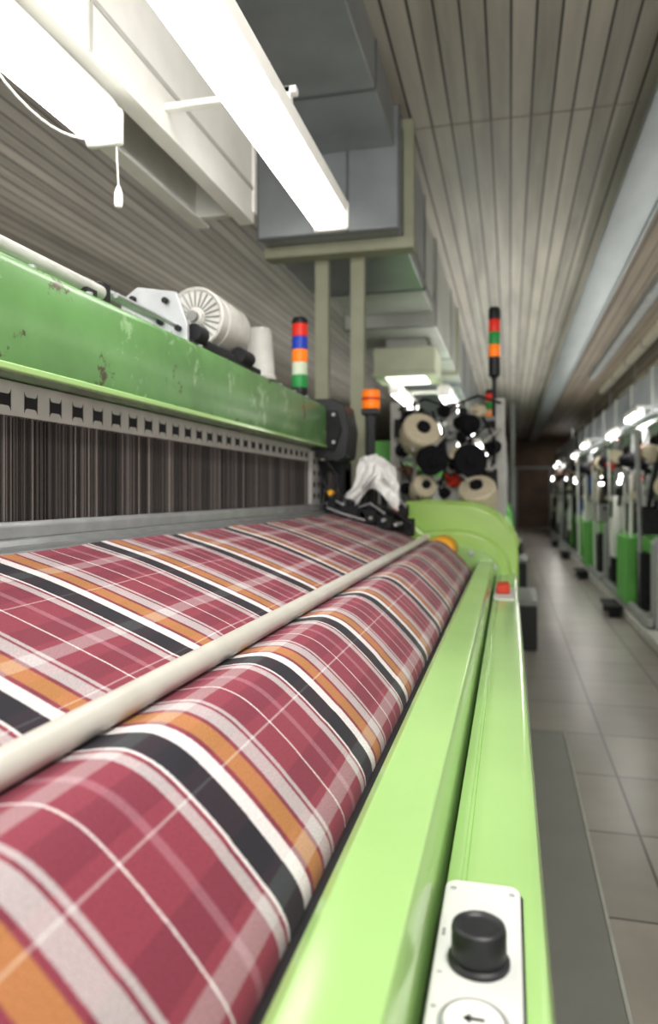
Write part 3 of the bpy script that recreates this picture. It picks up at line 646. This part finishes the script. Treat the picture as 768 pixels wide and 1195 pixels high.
        MB().lathe((X(.02), y_, z_), (0, 0, -1), [(.015, -.08), (.025, 0), (.04, .025), (.036, .04), (0, .05)], 14).build('work_lamp', M['tubefar'], t)
    signal(t, X(.2), ya_+.35, 1.15 if not right else .85, .035, .06, sigcols, pole=.75 if not right else 1.05, polr=.014)
    return t
GR = 'looms across the aisle'
rlab = ['nearest loom across the aisle with green cabinet, partly cut by the right edge', 'second loom along the row across the aisle, with green cabinet and grey end frame', 'third loom along the row across the aisle, with green end panel', 'fourth loom along the row across the aisle', 'farthest loom of the row across the aisle']
for k in range(5): far_loom(1.31, 1, 7.2 + 3.6*k, 3.3, rlab[k], GR, right=True, rs=20 + k, sigcols=[('orange', 'greenl', 'red'), ('greenl', 'orange'), ('clear', 'red'), ('orange', 'red'), ('greenl', 'red')][k], frame=['alu', 'alu', 'green_far', 'grey', 'grey'][k], cabinet=[8.3, 12.4, None, None, None][k])
pl = MB().box(1.20, 5.0, 4.0, 28, 0, .10).build('plinth', M['conc'], bevel=.01)
tag(pl, 'low pale concrete plinth under the looms across the aisle', 'plinth')
for o_ in [q for q in COL.objects if q.type == 'EMPTY' and q.get('group') == GR]: o_.location.z += .10
for k in range(4):
    y_ = 8.4 + k*3.6
    t = thing('step', 'dark metal foot step on the floor beside the ' + ['nearest', 'second', 'third', 'fourth'][k] + ' loom across the aisle', 'step', (1.1, y_+.4, 0), 'foot steps beside the far plinth')
    MB().box(1.02, 1.19, y_, y_+.6, .10, .13).build('tread', M['dark'], t, .004)
    for yy in (y_+.04, y_+.52): MB().box(1.05, 1.17, yy, yy+.04, 0, .10).build('leg', M['dark'], t)
GS = 'looms behind the foreground loom'
sl0 = far_loom(.06, -1, 5.15, 3.4, 'second green loom, directly behind the foreground loom beyond the yarn creel', GS)
for k, lab in enumerate(['third green loom in the row behind the foreground loom', 'fourth green loom in the row behind the foreground loom', 'fifth green loom in the row behind the foreground loom']): dup(sl0, (0, 4.0*(k+1), 0), lab, GS)
for k in range(3):
    y_ = 6.5 + k*4
    t = thing('step', ['nearest', 'second', 'third'][k] + ' black foot step box beside the row behind the foreground loom', 'step', (.16, y_+.5, 0), 'foot steps along the near row')
    MB().box(.065, .235, y_, y_+.9, .38, .43).build('tread', M['alu'], t, .006)
    MB().box(.075, .23, y_+.02, y_+.88, 0, .38).build('step_box', M['black'], t, .006)

# yarn creel right behind the foreground loom
cr_ = thing('yarn_creel', 'silver steel yarn creel frame just behind the foreground loom', 'creel', (-.4, 4.8, 0))
yc = 4.80
for px, py, hw_ in ((462, 470, .032), (527, 470, .034), (584, 465, .030), (484, 468, .012), (548, 466, .012)):
    p = at(px, py, yc); MB().box(p.x-hw_, p.x+hw_, yc-.025, yc+.025, 0, p.z).build('post', M['pale'], cr_, .004)
pa = at(462, 490, yc); pb = at(584, 490, yc)
for zz in (D(-.48), D(-.22), D(-.07), .9): MB().box(pa.x, pb.x, yc+.025, yc+.055, zz-.015, zz+.015).build('crossbar', M['alu'], cr_, .003)
def cone(px, py, Y, r, ln, mt, label, tilt=0, group='yarn packages on the near creel', pitch=-.25):
    p = at(px, py, Y)
    t = thing('yarn_cone', label, 'yarn cone', p, group)
    ax = Vector((tilt, -1, pitch)).normalized()
    MB().lathe(p, -ax, [(r*.30, -.004), (r*.34, 0), (r*.92, .006), (r, .02), (r*.98, ln*.5), (r*.62, ln), (0, ln)], 28).build('yarn', mt, t)
    MB().lathe(p, ax, [(r*.34, -.05), (r*.34, .02), (r*.24, .025), (0, .012)], 18).build('core', M['yarnd'], t)
    MB().cyl(p - ax*ln*.9, (p.x, yc+.03, p.z+.02), .008, n=8).build('spindle', M['alu'], cr_)
    return t
cone(494, 499, 4.50, .124, .20, M['yarnc'], 'largest cream yarn cone, at the top left of the silver creel', .6, pitch=.7)
cone(506, 538, 4.45, .092, .16, M['yarnd'], 'black yarn disc below the largest cream cone on the creel', .35)
cone(550, 537, 4.55, .105, .16, M['yarnd'], 'large black yarn disc above the low cream cone on the creel', .3, pitch=.1)
cone(556, 567, 4.46, .115, .24, M['yarnc'], 'cream yarn cone low beside the green end cover', -.2, pitch=1.2)
cone(497, 566, 4.55, .08, .16, M['yarnc'], 'small cream yarn cone low behind the white rag', .6, pitch=.5)
cone(553, 496, 4.62, .062, .16, M['yarnd'], 'small dark yarn cone at the top right of the creel', .9)
for px, py, mt in ((522, 506, 'grey'), (538, 508, 'yarnd'), (570, 505, 'grey'), (531, 562, 'redp'), (474, 570, 'yarnd'), (519, 575, 'yarnd'), (573, 545, 'pale'), (515, 478, 'yarnd'), (562, 478, 'yarnc'), (574, 522, 'yarnd'), (470, 525, 'yarnd'), (530, 542, 'yarnd'), (476, 550, 'yarnb'), (536, 528, 'yarnc'), (480, 482, 'yarnd'), (545, 515, 'pale')):
    p = at(px, py, random.uniform(4.55, 4.72)); sx = random.uniform(-.7, .7); r = random.uniform(.6, .9)
    MB().lathe((p.x, p.y + .08, p.z), (sx, -1, random.uniform(-.5, .4)), [(.012*r, -.10), (.012*r, 0), (.052*r, .01), (.052*r, .05), (.02*r, .055), (.02*r, .12), (0, .12)], 16).build('yarn_feeder', M[mt], cr_)
for (x_, y_, w_, h_) in ((512, 522, .07, .16), (572, 560, .09, .14), (466, 500, .06, .12), (540, 485, .05, .10)):
    p = at(x_, y_, 4.72); MB().box(p.x-w_/2, p.x+w_/2, 4.70, 4.80, p.z-h_/2, p.z+h_/2).build('feeder_box', M['dark'], cr_, .008)
for a_, b_, c_ in (((470, 488), (485, 520), (500, 505)), ((530, 490), (545, 515), (575, 492)), ((505, 480), (520, 530), (540, 560)), ((560, 480), (580, 520), (570, 560)), ((466, 478), (496, 466), (527, 476)), ((527, 474), (558, 462), (584, 470)), ((480, 510), (525, 555), (575, 530)), ((515, 490), (522, 540), (512, 572)), ((468, 540), (490, 585), (520, 555))):
    MB().tube([at(*a_, 4.76), at(*b_, 4.50), at(*c_, 4.76)], .008, 6).build('yarn_guide', M['dark'], cr_)
each('guide_arm', M['pale'], cr_, [('cyl', at(a_[0], a_[1], 4.76), at(b_[0], b_[1], 4.45), .010, None, 8) for a_, b_ in (((527, 500), (508, 520)), ((527, 545), (545, 560)), ((584, 500), (566, 515)), ((462, 510), (482, 525)), ((527, 480), (545, 470)))])
t = thing('signal_pole', 'tall black pole with red, green and orange signal lamp beside the creel', 'signal lamp', (at(577, 500, 4.95).x, 4.95, 0))
p = at(577, 438, 4.95)
MB().lathe((p.x, 4.95, 0), (0, 0, 1), [(.09, 0), (.09, .015), (.02, .03), (.015, .04), (.015, p.z), (0, p.z)], 20).build('pole', M['black'], t)
MB().lathe((p.x, 4.95, p.z-.02), (0, 0, 1), [(.02, 0), (.038, .02), (.038, .14), (0, .14)], 20).build('lamp_base', M['black'], t)
zz = p.z + .12
for cn in ('orange', 'greenl', 'red'):
    MB().lathe((p.x, 4.95, zz), (0, 0, 1), [(.036, 0), (.037, .005), (.037, .075), (.034, .082), (0, .082)], 20).build('lens', M[cn], t); zz += .083
MB().lathe((p.x, 4.95, zz), (0, 0, 1), [(.038, 0), (.038, .06), (.03, .08), (0, .085)], 20).build('cap', M['black'], t)

for L_ in range(4):
    for j in range(5):
        y_ = 7.6 + L_*3.6 + j*.6 + random.uniform(-.08, .08)
        mt = [M['yarnc'], M['yarnd'], M['yarnd'], M['yarnb']][(j*3 + L_) % 4]
        zc = 1.80 + random.uniform(-.08, .06); r = random.uniform(.75, 1.05)
        t = thing('yarn_cone', 'blurred yarn cone on the looms across the aisle', 'yarn cone', (1.35, y_, zc), 'yarn cones on the looms across the aisle')
        MB().lathe((1.35, y_ - .1, zc), (random.uniform(-.5, .3), 1, random.uniform(-.3, .3)), [(.04*r, -.01), (.07*r, 0), (.095*r, .03), (.08*r, .2), (0, .2)], 18).build('yarn', mt, t)
        MB().cyl((1.35, y_ + .02, zc), (1.43, y_ + .02, 2.06), .008, n=6).build('hook', M['dark'], t)
fr0 = fixture(1.28, 1.37, D(-.80), 8.2, 9.0, 'nearest fluorescent light over the looms across the aisle', M['tubefar'], group='lights over the looms across the aisle')
LO = [(0, 0), (.12, 2.6), (-.04, 4.9), (.10, 8.6), (0, 12.4), (.08, 15.2)]
for j, n_ in enumerate(['second', 'third', 'fourth', 'fifth', 'sixth']):
    dup(fr0, (LO[j+1][0], LO[j+1][1], 0), n_ + ' fluorescent light over the looms across the aisle')
for dx, oy in LO: area((1.325 + dx, 8.6 + oy, D(-.79)), .06, .7, 14, name='tube_glow')
t = thing('air_duct', 'grey air duct along the right side over the looms across the aisle', 'duct', (1.95, 15, D(-.95)))
MB().box(1.6, 2.3, 5, 28, D(-.93), D(-1.42)).build('trunk', M['duct'], t, .01)
each('flange', M['ductl'], t, [('box', 1.58, 2.32, 6+j*1.5, 6.05+j*1.5, D(-.91), D(-1.44)) for j in range(14)])
each('hanger_rod', M['grey'], t, [('cyl', (1.95, 6.5+j*3, D(-1.42)), (1.95, 6.5+j*3, CEIL), .012, None, 8) for j in range(7)])
each('lamp_arm', M['grey'], t, [('box', 1.29 + dx, 1.62, 8.5+oy, 8.54+oy, D(-.918), D(-.95)) for dx, oy in LO])
t = MB().box(.02, .12, 17.5, 17.6, 0, CEIL).build('column', M['grey'], bevel=.006)
tag(t, 'slim grey column standing at the far end of the aisle', 'column')

# ------------------------------------------------------------------ lights, world, camera
PI = math.pi
area((.45, .3, 3.45), .3, 1.6, 66)  # added fill over the aisle, above the view, no fitting behind it
area((-1.9, .6, 3.45), .3, 1.6, 50)  # added fill above the foreground loom, out of view
area((-3.3, 8, 2.2), 1.2, 18, 58, (PI, 0, 0))  # added uplight hidden behind the top beam, brightens the left ceiling
area((-.25, 11, 2.06), .3, 10, 60, (PI, 0, 0))         # added uplight over the near loom row, no fitting there
area((1.42, 12, 2.14), .3, 12, 48, (PI, 0, 0))  # added uplight over the row across the aisle, back side unseen
area((.4, -1.4, 1.7), 1.6, 1.2, 105, (PI - .35, 0, 0))  # added uplight behind the camera for the near ceiling
area((4.2, 12, 2.6), 1.2, 22, 170)  # added downward fill behind the looms across the aisle
area((2.9, 12, 3.4), .3, 16, 95)  # added downward fill under the right ceiling, not a fitting
area((1.9, 26.5, 3.4), .3, 5, 35)  # added fill to lift the dark far end of the aisle
w = bpy.data.worlds.new('World'); S.world = w; w.use_nodes = True
bg = w.node_tree.nodes['Background']; bg.inputs[0].default_value = (1, .98, .95, 1); bg.inputs[1].default_value = 1.3

cam = bpy.data.cameras.new('Camera'); co = bpy.data.objects.new('Camera', cam); COL.objects.link(co)
co.location = (0, 0, H); co.rotation_euler = (math.pi/2, 0, TH)
cam.sensor_fit = 'VERTICAL'; cam.sensor_height = 36; cam.lens = F/1195*36
cam.shift_y = -22.5/1195
cam.clip_start = .02
cam.dof.use_dof = True; cam.dof.focus_distance = 1.15; cam.dof.aperture_fstop = 3.2
S.camera = co
S.view_settings.view_transform = 'Standard'
S.view_settings.look = 'None'
S.view_settings.exposure = .20
S.view_settings.gamma = .93
